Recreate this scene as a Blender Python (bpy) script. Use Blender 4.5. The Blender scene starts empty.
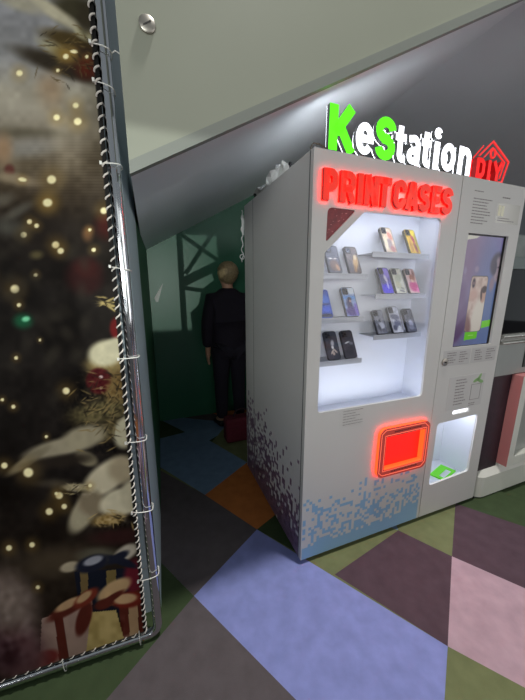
import bpy, bmesh, math, random
import numpy as np
from mathutils import Vector, Matrix
from mathutils.geometry import tessellate_polygon

C = bpy.context.scene.collection
R = math.radians
random.seed(7)
# ------------------------------------------------------------------ frames
YAW = 0.364132                       # the kiosk front is turned this much
ORG = Vector((0.19687, 1.28474, 0))  # front left foot of the kiosk
MROT = Matrix.Rotation(YAW, 4, 'Z')
def W(a, b, z):                      # kiosk frame -> world
    return ORG + MROT.to_3x3() @ Vector((a, b, z))

# ------------------------------------------------------------------ materials
def srgb(c):
    out = []
    for v in c:
        v = v / 255.0
        out.append(v / 12.92 if v <= .04045 else ((v + .055) / 1.055) ** 2.4)
    return out
MATS = {}
def mat(name, col, rough=.5, metal=0., emit=None, es=0., noise=0., nscale=30., bump=0., bscale=200., spec=.5, coat=0.):
    if name in MATS: return MATS[name]
    m = bpy.data.materials.new(name); m.use_nodes = True
    nt = m.node_tree; b = nt.nodes['Principled BSDF']
    c = srgb(col) + [1]
    b.inputs['Base Color'].default_value = c
    b.inputs['Roughness'].default_value = rough
    b.inputs['Metallic'].default_value = metal
    b.inputs['Specular IOR Level'].default_value = spec
    b.inputs['Coat Weight'].default_value = coat
    if emit:
        b.inputs['Emission Color'].default_value = srgb(emit) + [1]
        b.inputs['Emission Strength'].default_value = es
    if noise or bump:
        tc = nt.nodes.new('ShaderNodeTexCoord')
    if noise:
        n = nt.nodes.new('ShaderNodeTexNoise'); n.inputs['Scale'].default_value = nscale; n.inputs['Detail'].default_value = 5
        nt.links.new(tc.outputs['Object'], n.inputs['Vector'])
        mr = nt.nodes.new('ShaderNodeMapRange'); mr.inputs['From Min'].default_value = .3; mr.inputs['From Max'].default_value = .7
        mr.inputs['To Min'].default_value = 1 - noise; mr.inputs['To Max'].default_value = 1 + noise
        nt.links.new(n.outputs['Fac'], mr.inputs['Value'])
        vm = nt.nodes.new('ShaderNodeVectorMath'); vm.operation = 'SCALE'; vm.inputs[0].default_value = c[:3]
        nt.links.new(mr.outputs['Result'], vm.inputs['Scale'])
        nt.links.new(vm.outputs['Vector'], b.inputs['Base Color'])
    if bump:
        n2 = nt.nodes.new('ShaderNodeTexNoise'); n2.inputs['Scale'].default_value = bscale; n2.inputs['Detail'].default_value = 4
        nt.links.new(tc.outputs['Object'], n2.inputs['Vector'])
        bp = nt.nodes.new('ShaderNodeBump'); bp.inputs['Strength'].default_value = bump; bp.inputs['Distance'].default_value = .002
        nt.links.new(n2.outputs['Fac'], bp.inputs['Height']); nt.links.new(bp.outputs['Normal'], b.inputs['Normal'])
    MATS[name] = m
    return m
def vcol_mat(name, rough=.5, spec=.3, emit=0., bump=0., bscale=400., coat=0.):
    m = bpy.data.materials.new(name); m.use_nodes = True
    nt = m.node_tree; b = nt.nodes['Principled BSDF']
    a = nt.nodes.new('ShaderNodeVertexColor'); a.layer_name = 'Col'
    nt.links.new(a.outputs['Color'], b.inputs['Base Color'])
    b.inputs['Roughness'].default_value = rough; b.inputs['Specular IOR Level'].default_value = spec
    b.inputs['Coat Weight'].default_value = coat
    if emit:
        nt.links.new(a.outputs['Color'], b.inputs['Emission Color']); b.inputs['Emission Strength'].default_value = emit
        b.inputs['Base Color'].default_value = (0.02, .02, .02, 1)
        for l in list(b.inputs['Base Color'].links): nt.links.remove(l)
    if bump:
        tc = nt.nodes.new('ShaderNodeTexCoord')
        w = nt.nodes.new('ShaderNodeTexWave'); w.inputs['Scale'].default_value = bscale; w.bands_direction = 'Z'
        nt.links.new(tc.outputs['Object'], w.inputs['Vector'])
        bp = nt.nodes.new('ShaderNodeBump'); bp.inputs['Strength'].default_value = bump; bp.inputs['Distance'].default_value = .001
        nt.links.new(w.outputs['Fac'], bp.inputs['Height']); nt.links.new(bp.outputs['Normal'], b.inputs['Normal'])
    return m
def glass_mat(name, tint=(255, 255, 255), refl=.06):
    m = bpy.data.materials.new(name); m.use_nodes = True
    nt = m.node_tree; nt.nodes.clear()
    o = nt.nodes.new('ShaderNodeOutputMaterial'); mx = nt.nodes.new('ShaderNodeMixShader')
    t = nt.nodes.new('ShaderNodeBsdfTransparent'); t.inputs['Color'].default_value = srgb(tint) + [1]
    g = nt.nodes.new('ShaderNodeBsdfGlossy'); g.inputs['Roughness'].default_value = .03
    mx.inputs['Fac'].default_value = refl
    nt.links.new(t.outputs[0], mx.inputs[1]); nt.links.new(g.outputs[0], mx.inputs[2]); nt.links.new(mx.outputs[0], o.inputs[0])
    return m

# ------------------------------------------------------------------ mesh builder
class MB:
    def __init__(s): s.v = []; s.f = []; s.m = []
    def face(s, pts, mi=0):
        n = len(s.v); s.v += [tuple(p) for p in pts]; s.f.append(tuple(range(n, n + len(pts)))); s.m.append(mi)
    def box(s, x0, x1, y0, y1, z0, z1, mi=0):
        n = len(s.v)
        s.v += [(x0,y0,z0),(x1,y0,z0),(x1,y1,z0),(x0,y1,z0),(x0,y0,z1),(x1,y0,z1),(x1,y1,z1),(x0,y1,z1)]
        for q in ((0,3,2,1),(4,5,6,7),(0,1,5,4),(1,2,6,5),(2,3,7,6),(3,0,4,7)):
            s.f.append(tuple(n + i for i in q)); s.m.append(mi)
    def plate(s, outer, holes, y0, y1, mf=0, ms=None, mb=None, mh=None):
        """polygon in x,z with holes, thick between y0 (front) and y1"""
        ms = mf if ms is None else ms; mb = mf if mb is None else mb; mh = ms if mh is None else mh
        loops = [outer] + list(holes)
        flat = [p for l in loops for p in l]
        tris = tessellate_polygon([[Vector((p[0], p[1], 0)) for p in l] for l in loops])
        n = len(s.v); N = len(flat)
        s.v += [(p[0], y0, p[1]) for p in flat] + [(p[0], y1, p[1]) for p in flat]
        for t in tris:
            a, b, c = [flat[i] for i in t]
            ar = (b[0]-a[0])*(c[1]-a[1]) - (b[1]-a[1])*(c[0]-a[0])
            if abs(ar) < 1e-12: continue
            t = t if ar > 0 else (t[0], t[2], t[1])     # facing -y
            s.f.append(tuple(n + i for i in t)); s.m.append(mf)
            s.f.append(tuple(n + N + i for i in reversed(t))); s.m.append(mb)
        k = 0
        for li, l in enumerate(loops):
            for i in range(len(l)):
                a = n + k + i; b = n + k + (i + 1) % len(l)
                s.f.append((a, b, b + N, a + N)); s.m.append(ms if li == 0 else mh)
            k += len(l)
    def stroke(s, pts, w, y0, y1, mf=0, ms=0, mb=0, closed=False):
        P = []
        for p in pts:
            q = Vector((p[0], p[1]))
            if not P or (q-P[-1]).length > 1e-5: P.append(q)
        n = len(P); L = []; Rr = []
        for i in range(n):
            d0 = (P[i] - P[i-1]) if (i > 0 or closed) else (P[1] - P[0])
            d1 = (P[(i+1) % n] - P[i]) if (i < n-1 or closed) else (P[-1] - P[-2])
            d0 = d0.normalized(); d1 = d1.normalized()
            t = (d0 + d1)
            t = t.normalized() if t.length > 1e-6 else d0
            nn = Vector((-t.y, t.x)); c = max(.45, nn.dot(Vector((-d0.y, d0.x))))
            L.append(P[i] + nn * (w/2/c)); Rr.append(P[i] - nn * (w/2/c))
        m = n if closed else n - 1
        for i in range(m):
            j = (i+1) % n
            a, b, c, d = Rr[i], Rr[j], L[j], L[i]
            s.face([(p.x, y0, p.y) for p in (a, b, c, d)], mf)
            s.face([(p.x, y1, p.y) for p in (d, c, b, a)], mb)
            s.face([(a.x,y0,a.y),(a.x,y1,a.y),(b.x,y1,b.y),(b.x,y0,b.y)], ms)
            s.face([(c.x,y0,c.y),(c.x,y1,c.y),(d.x,y1,d.y),(d.x,y0,d.y)], ms)
        if not closed:
            for a, b in ((Rr[0], L[0]), (L[-1], Rr[-1])):
                s.face([(a.x,y0,a.y),(b.x,y0,b.y),(b.x,y1,b.y),(a.x,y1,a.y)], ms)
    def tube(s, path, r, seg=12, mi=0, closed=False):
        P = [Vector(p) for p in path]; n = len(P); base = len(s.v); up = None
        for i in range(n):
            t = (P[(i+1) % n] - P[i-1]) if closed else (P[min(i+1, n-1)] - P[max(i-1, 0)])
            t.normalize()
            if up is None:
                up = Vector((0,0,1)) if abs(t.z) < .9 else Vector((1,0,0))
            u = (up - t * up.dot(t)).normalized(); v = t.cross(u); up = u
            rr = r[i] if isinstance(r, (list, tuple)) else r
            for k in range(seg):
                an = 2*math.pi*k/seg
                s.v.append(tuple(P[i] + (u*math.cos(an) + v*math.sin(an)) * rr))
        m = n if closed else n-1
        for i in range(m):
            j = (i+1) % n
            for k in range(seg):
                k2 = (k+1) % seg
                s.f.append((base+i*seg+k, base+i*seg+k2, base+j*seg+k2, base+j*seg+k)); s.m.append(mi)
        if not closed:
            s.f.append(tuple(base+k for k in reversed(range(seg)))); s.m.append(mi)
            s.f.append(tuple(base+(n-1)*seg+k for k in range(seg))); s.m.append(mi)
    def build(s, name, mats, parent=None, bevel=0., smooth=False, loc=None, rotz=None, autosmooth=True):
        if not isinstance(mats, (list, tuple)): mats = [mats]
        me = bpy.data.meshes.new(name); me.from_pydata(s.v, [], s.f)
        for m in mats: me.materials.append(m)
        me.polygons.foreach_set('material_index', s.m)
        bm = bmesh.new(); bm.from_mesh(me)
        if bevel or smooth: bmesh.ops.remove_doubles(bm, verts=bm.verts, dist=1e-5)
        if not getattr(s, 'keep', False): bmesh.ops.recalc_face_normals(bm, faces=bm.faces)
        if smooth:
            for f in bm.faces: f.smooth = True
        bm.to_mesh(me); bm.free()
        o = bpy.data.objects.new(name, me); C.objects.link(o)
        if bevel:
            b = o.modifiers.new('bevel', 'BEVEL'); b.width = bevel; b.segments = 3; b.limit_method = 'ANGLE'; b.angle_limit = R(40)
            b.harden_normals = False
        if smooth:
            try: me.set_sharp_from_angle(angle=R(45))
            except Exception: pass
        if parent: o.parent = parent
        if loc is not None: o.location = loc
        if rotz is not None: o.rotation_euler.z = rotz
        return o
def empty(name, loc, rotz=0):
    o = bpy.data.objects.new(name, None); C.objects.link(o); o.location = loc; o.rotation_euler.z = rotz
    o.empty_display_size = .1
    return o
def tag(o, label=None, cat=None, group=None, kind=None):
    if label: o['label'] = label
    if cat: o['category'] = cat
    if group: o['group'] = group
    if kind: o['kind'] = kind
    return o
def arc(cx, cy, rx, ry, a0, a1, n=14):
    return [(cx + rx*math.cos(R(a0+(a1-a0)*i/n)), cy + ry*math.sin(R(a0+(a1-a0)*i/n))) for i in range(n+1)]
def roundpoly(pts, r, n=6):
    out = []; N = len(pts)
    rs = r if isinstance(r, (list, tuple)) else [r]*N
    for i in range(N):
        p = Vector(pts[i]); a = Vector(pts[i-1]) - p; b = Vector(pts[(i+1) % N]) - p
        an = a.angle(b); rr = rs[i]
        if rr <= 0: out.append(tuple(p)); continue
        d = min(rr / math.tan(an/2), a.length*.45, b.length*.45); rr = d*math.tan(an/2)
        a.normalize(); b.normalize()
        c = p + (a+b).normalized() * (rr / math.sin(an/2))
        s0 = p + a*d; s1 = p + b*d
        a0 = math.atan2(s0.y-c.y, s0.x-c.x); a1 = math.atan2(s1.y-c.y, s1.x-c.x)
        da = (a1 - a0 + math.pi) % (2*math.pi) - math.pi
        for k in range(n+1):
            t = a0 + da*k/n; out.append((c.x + rr*math.cos(t), c.y + rr*math.sin(t)))
    return out
def rrect(x0, x1, z0, z1, r, n=6): return roundpoly([(x0,z0),(x1,z0),(x1,z1),(x0,z1)], r, n)
def skin(name, verts, edges, mats, parent, root=0, sub=2):
    me = bpy.data.meshes.new(name); me.from_pydata([v[:3] for v in verts], edges, []); me.materials.append(mats)
    o = bpy.data.objects.new(name, me); C.objects.link(o); o.parent = parent
    m = o.modifiers.new('skin', 'SKIN'); m.use_smooth_shade = True
    if not me.skin_vertices:
        me.attributes.new('skin_vertex', 'FLOAT_VECTOR', 'POINT') if False else None
    if not me.skin_vertices:
        bpy.context.view_layer.update()
    lay = me.skin_vertices
    if not lay:
        bm = bmesh.new(); bm.from_mesh(me); bm.verts.layers.skin.verify(); bm.to_mesh(me); bm.free(); lay = me.skin_vertices
    for i, v in enumerate(verts):
        rx = v[3]; ry = v[4] if len(v) > 4 else v[3]
        lay[0].data[i].radius = (rx, ry); lay[0].data[i].use_root = (i == root)
    s = o.modifiers.new('sub', 'SUBSURF'); s.levels = sub; s.render_levels = sub
    return o

# numpy art helpers ------------------------------------------------------------
def vnoise(x, y, scale, seed):
    rng = np.random.RandomState(seed); G = rng.rand(64, 64)
    u = x/scale; v = y/scale; i = np.floor(u).astype(int); j = np.floor(v).astype(int)
    fu = u-i; fv = v-j; fu = fu*fu*(3-2*fu); fv = fv*fv*(3-2*fv)
    g = lambda a, b: G[a % 64, b % 64]
    return (g(i,j)*(1-fu)+g(i+1,j)*fu)*(1-fv) + (g(i,j+1)*(1-fu)+g(i+1,j+1)*fu)*fv
def blob(img, x, y, cx, cy, rx, ry, ang, col, soft=.5, alpha=1.):
    a = R(ang); dx = x-cx; dy = y-cy
    u = (dx*math.cos(a) + dy*math.sin(a))/rx; v = (-dx*math.sin(a) + dy*math.cos(a))/ry
    d = np.sqrt(u*u+v*v); t = np.clip((1+soft-d)/(2*soft), 0, 1); t = t*t*(3-2*t)*alpha
    for k in range(3): img[k] = img[k]*(1-t) + col[k]*t
def polyfill(img, x, y, pts, col, alpha=1.):
    ins = np.zeros(x.shape, bool); n = len(pts)
    for i in range(n):
        x0, y0 = pts[i]; x1, y1 = pts[(i+1) % n]
        if y0 == y1: continue
        c = ((y0 > y) != (y1 > y)) & (x < (x1-x0)*(y-y0)/(y1-y0)+x0); ins ^= c
    for k in range(3): img[k] = np.where(ins, img[k]*(1-alpha)+col[k]*alpha, img[k])
def art_grid(name, us, zs, to3, artf, m, parent=None, gain=1., extra=None):
    U, Z = np.meshgrid(us, zs); img = artf(U, Z)
    n, k = len(us), len(zs)
    co = [to3(u, z) for z in zs for u in us]
    f = [(j*n+i, j*n+i+1, (j+1)*n+i+1, (j+1)*n+i) for j in range(k-1) for i in range(n-1)]
    me = bpy.data.meshes.new(name); me.from_pydata(co, [], f); me.materials.append(m)
    at = me.color_attributes.new('Col', 'FLOAT_COLOR', 'POINT')
    c = np.stack([np.clip(i, 0, 255)/255 for i in img], -1).reshape(-1, 3)
    c = np.where(c <= .04045, c/12.92, ((c+.055)/1.055)**2.4)*gain
    c = np.clip(c, 0, .92); c = np.concatenate([c, np.ones((len(c), 1))], 1)
    at.data.foreach_set('color', c.astype(np.float32).ravel())
    o = bpy.data.objects.new(name, me); C.objects.link(o)
    if parent: o.parent = parent
    return o

# ================================================================== SETTING
SL = math.tan(R(28.5)); Z0 = 2.148; AF = 1.09
def zs_(a): return Z0 + SL*min(a, AF)
# floor: coloured carpet tiles measured on the ground
FG = 1.0
cols = dict(lilac=(136,144,200), purple=(86,68,76), pink=(182,154,164), olive=(114,120,84), grey=(94,87,89),
            steel=(110,134,160), orange=(185,112,58), green=(64,78,52), navy=(66,84,124))
names = list(cols)
fm = [mat('carpet_'+n, cols[n], rough=.9, noise=.10, nscale=14, bump=.6, bscale=700, spec=.15) for n in names]
F = {'A':(.826,1.5),'B':(.372,1.222),'C':(1.041,1.325),'D':(.763,.915),'E':(-.328,1.115),'G':(1.289,1.151),'H':(.97,.787),
     'I':(1.319,1.725),'J':(-.409,1.809),'K':(-.131,2.202),'L':(-.034,1.507),'M':(.09,1.63),'N':(-.483,2.535)}
d1 = Vector((.78,-.625)); d2 = Vector((.57,.82))
def off(p, u=0, v=0): q = Vector(F[p]) + d1*u + d2*v; return (q.x, q.y)
floor = MB(); floor.keep = True
def tile(c, pts, lv): 
    ar = sum(pts[i][0]*pts[(i+1)%len(pts)][1]-pts[(i+1)%len(pts)][0]*pts[i][1] for i in range(len(pts)))
    if ar < 0: pts = pts[::-1]
    floor.face([(p[0], p[1], lv*.00015) for p in pts], names.index(c))
floor.face([(-14,-12,-.0004),(16,-12,-.0004),(16,14,-.0004),(-14,14,-.0004)], names.index('grey'))
# wide lattice of the same tiles further out
cyc = ['olive','grey','purple','lilac','green','pink','grey','steel','orange','purple']
for i in range(-9, 10):
    for j in range(-9, 10):
        o = Vector(F['L']) + d1*(i*1.0) + d2*(j*.484)
        q = [o, o+d1, o+d1+d2*.484, o+d2*.484]
        c = cyc[(i*3 + j*7) % 10]
        floor.face([(p.x, p.y, 0) for p in q], names.index(c))
        if (i+j) % 2: floor.face([(p.x, p.y, .0001) for p in (q[0], q[1], q[2])][::1], names.index(cyc[(i*5+j*3+4) % 10]))
tile('green', [off('E',-1.3,.0), F['E'], (-.556,.763), (-.72,.52), (-1.6,.3), (-2.2,1.2)], 2)
tile('grey', [F['E'], off('E',1.0,0), off('E',.9,-1.3), (-.72,.52), (-.556,.763)], 3)
tile('lilac', [F['L'], F['D'], (.60,.68), off('E',.95,0), F['E']], 4)
tile('olive', [off('E',.62,0), (.60,.68), (.5,.3), (.1,.3)], 3)
tile('purple', [F['B'], F['D'], F['C'], F['A']], 5)
tile('olive', [F['B'], F['A'], (.2,1.9), F['M'], F['L']], 3)
tile('olive', [F['A'], F['C'], F['I'], (1.45,1.95), (.9,1.9)], 4)
tile('purple', [F['I'], F['C'], F['G'], (1.62,.92), (1.95,1.33), (1.62,1.526)], 5)
tile('pink', [F['C'], F['D'], F['H'], (1.15,.66), (1.62,.92), F['G']], 6)
tile('olive', [F['D'], (.60,.68), (.5,.3), (1.2,.3), (1.3,.56), F['H']], 5)
tile('green', [F['I'], (1.62,1.526), (1.95,1.33), (3.2,2.9), (1.6,2.6)], 4)
tile('grey', [F['J'], F['L'], F['E'], off('E',-.9,0), (-1.2,2.35)], 3)
tile('orange', [F['J'], F['K'], F['M'], F['L']], 5)
tile('green', [F['L'], F['M'], (.25,1.31)], 6)
tile('steel', [F['K'], F['J'], (-1.25,2.45), (-.75,2.75), F['N']], 4)
tile('olive', [F['K'], F['N'], (-.3,3.2), (.5,3.3), (.3,2.0), F['M']], 4)
fl = floor.build('floor', fm); tag(fl, kind='structure')

panel_m = mat('cladding', (146,149,134), rough=.42, noise=.02, nscale=3, spec=.4)
soffit_m = mat('soffit_paint', (232,236,238), rough=.38, noise=.02, nscale=3, spec=.5)
lip_m = mat('panel_lip', (128,132,124), rough=.4)
BP = -.13
b = MB(); b.plate([(-.668, zs_(-.668)), (AF, zs_(AF)), (4.5, zs_(AF)), (4.5, 4.6), (-.668, 4.6)], [], BP, BP+.03)
tag(b.build('wall_upper', panel_m, loc=ORG, rotz=YAW), kind='structure')
b = MB(); b.plate([(-.668, zs_(-.668)-.022), (AF, zs_(AF)-.022), (4.5, zs_(AF)-.022), (4.5, zs_(AF)+.012), (AF, zs_(AF)+.012), (-.668, zs_(-.668)+.012)], [], BP-.006, BP+.02)
tag(b.build('trim_1', lip_m, loc=ORG, rotz=YAW), kind='structure')
b = MB()
BW = 2.05
b.plate([(-.668, zs_(-.668)), (AF, zs_(AF)), (4.5, zs_(AF)), (4.5, zs_(AF)+.15), (AF, zs_(AF)+.15), (-.668, zs_(-.668)+.15)], [], BP+.02, BW+.1)
tag(b.build('ceiling', soffit_m, loc=ORG, rotz=YAW), kind='structure')
green_m = mat('green_wall_paint', (40,104,76), rough=.4, noise=.04, nscale=5, spec=.5)
grey_wall = mat('grey_wall_paint', (92,98,102), rough=.6)
b = MB(); b.box(-.9, 1.4, BW, BW+.1, 0, 3.0)
tag(b.build('wall_back', green_m, loc=ORG, rotz=YAW), kind='structure')
b = MB(); b.box(1.4, 4.5, BW-.4, BW+.1, 0, 3.0)
tag(b.build('wall_back_right', grey_wall, loc=ORG, rotz=YAW), kind='structure')
# left wall: pale near end, green further in
pale_m = mat('pale_blue_paint', (178,194,200), rough=.5)
gw = mat('dark_green_paint', (38,86,52), rough=.5)
b = MB()
def lw(b0, b1, mi):
    a0 = -.700 + (.062)*(b0/2.05); a1 = -.700 + .062*(b1/2.05)
    n = len(b.v)
    for z in (0, 3.2):
        b.v += [(a0,b0,z),(a1,b1,z),(-3.2,b1,z),(-3.2,b0,z)]
    for q in ((0,1,5,4),(1,2,6,5),(2,3,7,6),(3,0,4,7),(0,3,2,1),(4,5,6,7)):
        b.f.append(tuple(n+i for i in q)); b.m.append(mi)
lw(.03, .62, 0); lw(.62, 2.05, 1)
tag(b.build('wall_left', [pale_m, gw], loc=ORG, rotz=YAW), kind='structure')
b = MB()
b.face([(-.506+.0,BW-.004,1.487),(-.585,BW-.004,1.30),(-.565,BW-.004,1.30)])  # two thin white triangles just off the back wall
b.face([(-.506+.0,BW-.006,1.487),(-.585,BW-.02,1.30),(-.60,BW-.03,1.34)])
tag(b.build('white_sliver', mat('sliver_white', (225,228,222), rough=.6), loc=ORG, rotz=YAW),
    'thin white sliver on the dark green wall beside the left corner', 'tear')

# round metal cap on the cladding
cap = empty('wall_cap', W(-.593, BP, 2.137), YAW)
tag(cap, 'round metal cap with a slot on the pale cladding panel', 'cap')
capm = mat('brushed_metal', (170,165,155), rough=.35, metal=.9)
b = MB()
b.tube([(0,0,0),(0,-.006,0),(0,-.008,0)], [.021,.021,.018], 28)
b.build('disc', capm, cap, smooth=True)
b = MB()
b.box(-.012,.012,-.0095,-.008,-.0015,.0015)
o = b.build('slot', mat('dark_slot', (50,48,45), rough=.6), cap); o.rotation_euler.y = R(-35)

# ================================================================== BANNER
def pxy(P):  # where a point of the sheet falls on the print's own drawing coordinates (photo-sized artwork)
    f, th, H = 291.27, .212805, 1.447
    d = P - np.array([0, 0, H]); Fv = np.array([0, math.cos(th), -math.sin(th)]); Uv = np.array([0, math.sin(th), math.cos(th)])
    dd = d @ Fv
    return 262.5 + f*d[..., 0]/dd, 350 - f*(d @ Uv)/dd
BY = R(18.38)
BO = np.array([-.441, .9567, 0]); BD = np.array([math.cos(BY), math.sin(BY), 0])
banner = empty('photo_banner', BO, BY)
tag(banner, 'large printed Christmas tree banner laced to a chrome pipe frame', 'banner')
def banner_art(U, Z):
    P = BO + (U - .009 + .0165*Z)[..., None]*BD + Z[..., None]*np.array([0, 0, 1.]) - .0245*np.array([-math.sin(BY), math.cos(BY), 0])
    x, y = pxy(P)
    x = np.clip(x, -260, 200); 
    n1 = vnoise(x+300, y+300, 22, 1); n2 = vnoise(x+300, y+300, 6, 2); n3 = vnoise(x+300, y+300, 2.5, 3)
    ys = [-300, 0, 60, 95, 135, 165, 190, 225, 300, 480, 540, 600, 700, 900]
    rs = [120,126,130,150,128,104,66,34,24,22,30,40,36,30]
    gs = [120,127,130,144,120, 93,56,28,20,18,24,32,30,26]
    bs = [122,130,128,126,104, 74,42,22,16,15,18,24,26,24]
    img = [np.interp(y, ys, a) for a in (rs, gs, bs)]
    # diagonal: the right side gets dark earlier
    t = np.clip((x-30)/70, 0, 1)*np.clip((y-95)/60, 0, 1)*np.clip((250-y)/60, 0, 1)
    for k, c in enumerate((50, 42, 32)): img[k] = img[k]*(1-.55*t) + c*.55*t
    B = lambda *a, **k: blob(img, x, y, *a, **k)
    for k in range(3): img[k] += (n1-.5)*22 + (n2-.5)*8
    # top: snowy branches against grey
    B(76,12,26,16,20,(58,54,38)); B(50,10,46,6,33,(172,166,142), soft=.6); B(20,4,22,7,20,(150,146,128), soft=.7)
    B(72,42,30,9,18,(66,54,28)); B(60,66,46,9,20,(46,40,30)); B(84,62,20,16,10,(44,32,24)); B(88,68,10,10,0,(84,34,22), soft=.8)
    B(52,48,14,5,30,(150,146,118), soft=.8); B(66,54,12,8,20,(120,98,48), soft=.9); B(84,34,9,5,35,(205,200,158), soft=.6)
    B(86,20,8,18,0,(52,46,34), soft=.6, alpha=.8)
    B(50,92,12,16,0,(156,130,100), soft=.8, alpha=.7); B(15,105,30,16,0,(166,160,144), soft=.8, alpha=.7)
    B(18,134,42,5,2,(98,92,76), soft=.9); B(28,148,24,9,-6,(136,132,122), soft=.8); B(4,150,8,14,0,(150,124,96), soft=.8)
    B(10,171,5,6,0,(92,54,46)); B(14,179,22,5,10,(140,126,102), soft=.8); B(18,212,16,5,-30,(84,80,70), soft=.8); B(4,200,10,6,-20,(90,84,72), soft=.8)
    B(36,230,16,14,0,(34,28,22), soft=.8); B(9,228,17,9,8,(74,72,64), soft=.9)
    # moire lines
    lines = (np.sin(y*2.1)*.5+.5)*np.clip((y-130)/25,0,1)*np.clip((215-y)/30,0,1)*np.clip((x-10)/30,0,1)
    for k in range(3): img[k] += lines*9-3
    # dark tree body
    B(85,276,19,18,0,(44,16,14), soft=.35, alpha=.85); B(86,268,10,8,0,(66,22,17), soft=.9, alpha=.6)
    B(108,226,12,12,0,(70,24,20), soft=.7, alpha=.8); B(88,234,5,7,0,(104,74,48), soft=.8); B(37,255,6,4,0,(86,78,50), soft=.8)
    B(23,321,9,7,0,(24,84,54), soft=.7); B(26,319,4,2.6,-10,(120,210,160), soft=.5)
    B(117,328,7,11,0,(96,22,22), soft=.3)
    for a_ in (-25,-5,15,35): B(110,303+a_*.12,11,1.0,a_,(168,150,96), soft=.6)
    # snow cap, ball, fir
    B(112,378,22,20,10,(82,68,40), soft=.5); B(108,366,22,9,5,(120,104,66), soft=.5)
    B(106,353,18,13,-12,(186,180,150), soft=.28); B(120,346,14,9,0,(180,174,146), soft=.3)
    B(99,381,13,13,0,(72,20,22), soft=.15); B(101,377,2,1.6,0,(220,190,180)); B(101,388,1.6,1.3,0,(200,160,150))
    B(118,390,11,20,15,(112,90,52), soft=.4); B(100,412,30,11,-10,(86,78,50), soft=.5); B(112,430,20,9,-20,(80,70,44), soft=.5)
    br = np.exp(-(((x-104)/30)**2+((y-410)/36)**2))
    for k in range(3): img[k] += (n3-.5)*70*br*(1,.9,.6)[k]
    B(126,432,12,17,18,(168,162,136), soft=.25)
    # long drooping snowy arms
    B(60,448,36,9,-14,(142,134,112), soft=.35); B(28,461,24,5,-34,(112,104,84), soft=.4); B(84,437,22,11,-14,(144,136,112), soft=.35)
    B(86,459,12,7,20,(118,110,88), soft=.3); B(60,462,30,6,-8,(34,28,22), soft=.6); B(55,484,16,4,0,(60,54,44), soft=.9)
    B(106,478,28,14,-38,(186,177,150), soft=.25); B(122,470,14,14,0,(150,138,112), soft=.4); B(76,488,14,4,0,(150,140,112), soft=.4)
    B(84,512,11,24,32,(158,150,124), soft=.28); B(92,504,14,12,20,(124,112,90), soft=.4)
    B(120,503,21,14,-18,(196,188,160), soft=.22); B(134,496,14,16,0,(176,168,142), soft=.25); B(108,520,16,6,-10,(150,126,78), soft=.5)
    tips = np.exp(-(((x-112)/20)**2+((y-522)/7)**2)) + np.exp(-(((x-80)/12)**2+((y-490)/6)**2))
    for k in range(3): img[k] += (n3-.5)*90*tips
    B(118,537,28,8,-5,(46,24,22), soft=.6)
    # presents
    B(60,562,40,14,-8,(66,56,42), soft=.8); B(98,556,20,8,0,(84,80,66), soft=.5)
    polyfill(img, x, y, [(74,572),(134,568),(136,612),(80,614)], (20,24,36)); polyfill(img, x, y, [(80,572),(88,572),(88,612),(82,612)], (110,92,58)); polyfill(img, x, y, [(106,571),(116,570),(116,605),(108,606)], (112,96,56))
    B(136,578,12,18,0,(98,28,40), soft=.3)
    B(70,567,10,5,-15,(170,158,132), soft=.3); B(126,553,13,7,-30,(176,168,150), soft=.3); B(92,564,17,8,-18,(27,30,44), soft=.25); B(93,561,10,4,-20,(150,152,160), soft=.3)
    B(122,562,16,4,20,(26,29,43), soft=.3); B(118,558,12,4,-30,(27,30,44), soft=.3)
    polyfill(img, x, y, [(42,618),(92,600),(94,655),(40,668)], (158,132,118)); polyfill(img, x, y, [(54,612),(62,609),(70,660),(60,664)], (86,36,27))
    polyfill(img, x, y, [(118,600),(150,584),(152,634),(122,640)], (86,36,27)); polyfill(img, x, y, [(128,602),(137,597),(139,634),(130,637)], (172,140,104))
    B(44,658,16,8,-20,(120,36,30), soft=.3); B(132,642,20,7,-15,(176,156,134), soft=.5)
    polyfill(img, x, y, [(91,612),(116,610),(125,642),(86,654)], (178,156,98)); 
    for k in range(3): img[k] += np.where((abs(x-105)<20)&(y>612)&(y<650), (n2-.5)*26, 0)
    B(84,618,7,18,18,(86,36,27), soft=.2); B(70,607,26,6,-30,(86,36,27), soft=.25); B(68,604,14,4,-28,(186,152,112), soft=.3)
    B(86,598,15,6,-38,(116,48,34), soft=.25); B(84,597,9,3.5,-38,(182,150,108), soft=.3)
    B(114,590,19,8,-32,(190,158,114), soft=.22); B(128,600,17,8,-8,(112,38,28), soft=.22); B(125,599,12,5,-8,(196,160,118), soft=.25)
    B(104,604,10,5,-20,(86,36,27), soft=.25); B(112,598,14,3,-32,(86,36,27), soft=.3)
    # big blurry fur in the lower left corner
    B(2,622,34,44,-15,(112,94,88), soft=.5); B(20,655,30,26,20,(96,66,68), soft=.6); B(0,652,22,16,20,(64,40,44), soft=.6); B(8,600,22,26,-20,(124,110,100), soft=.7)
    fur = np.exp(-(((x-8)/36)**2+((y-630)/46)**2))
    for k in range(3): img[k] += (vnoise(x+y*.6+300, y-x*.5+500, 7, 9)-.5)*46*fur
    # fir needles and frost over the branches, and grain in the snow
    rn = np.random.RandomState(12)
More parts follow.
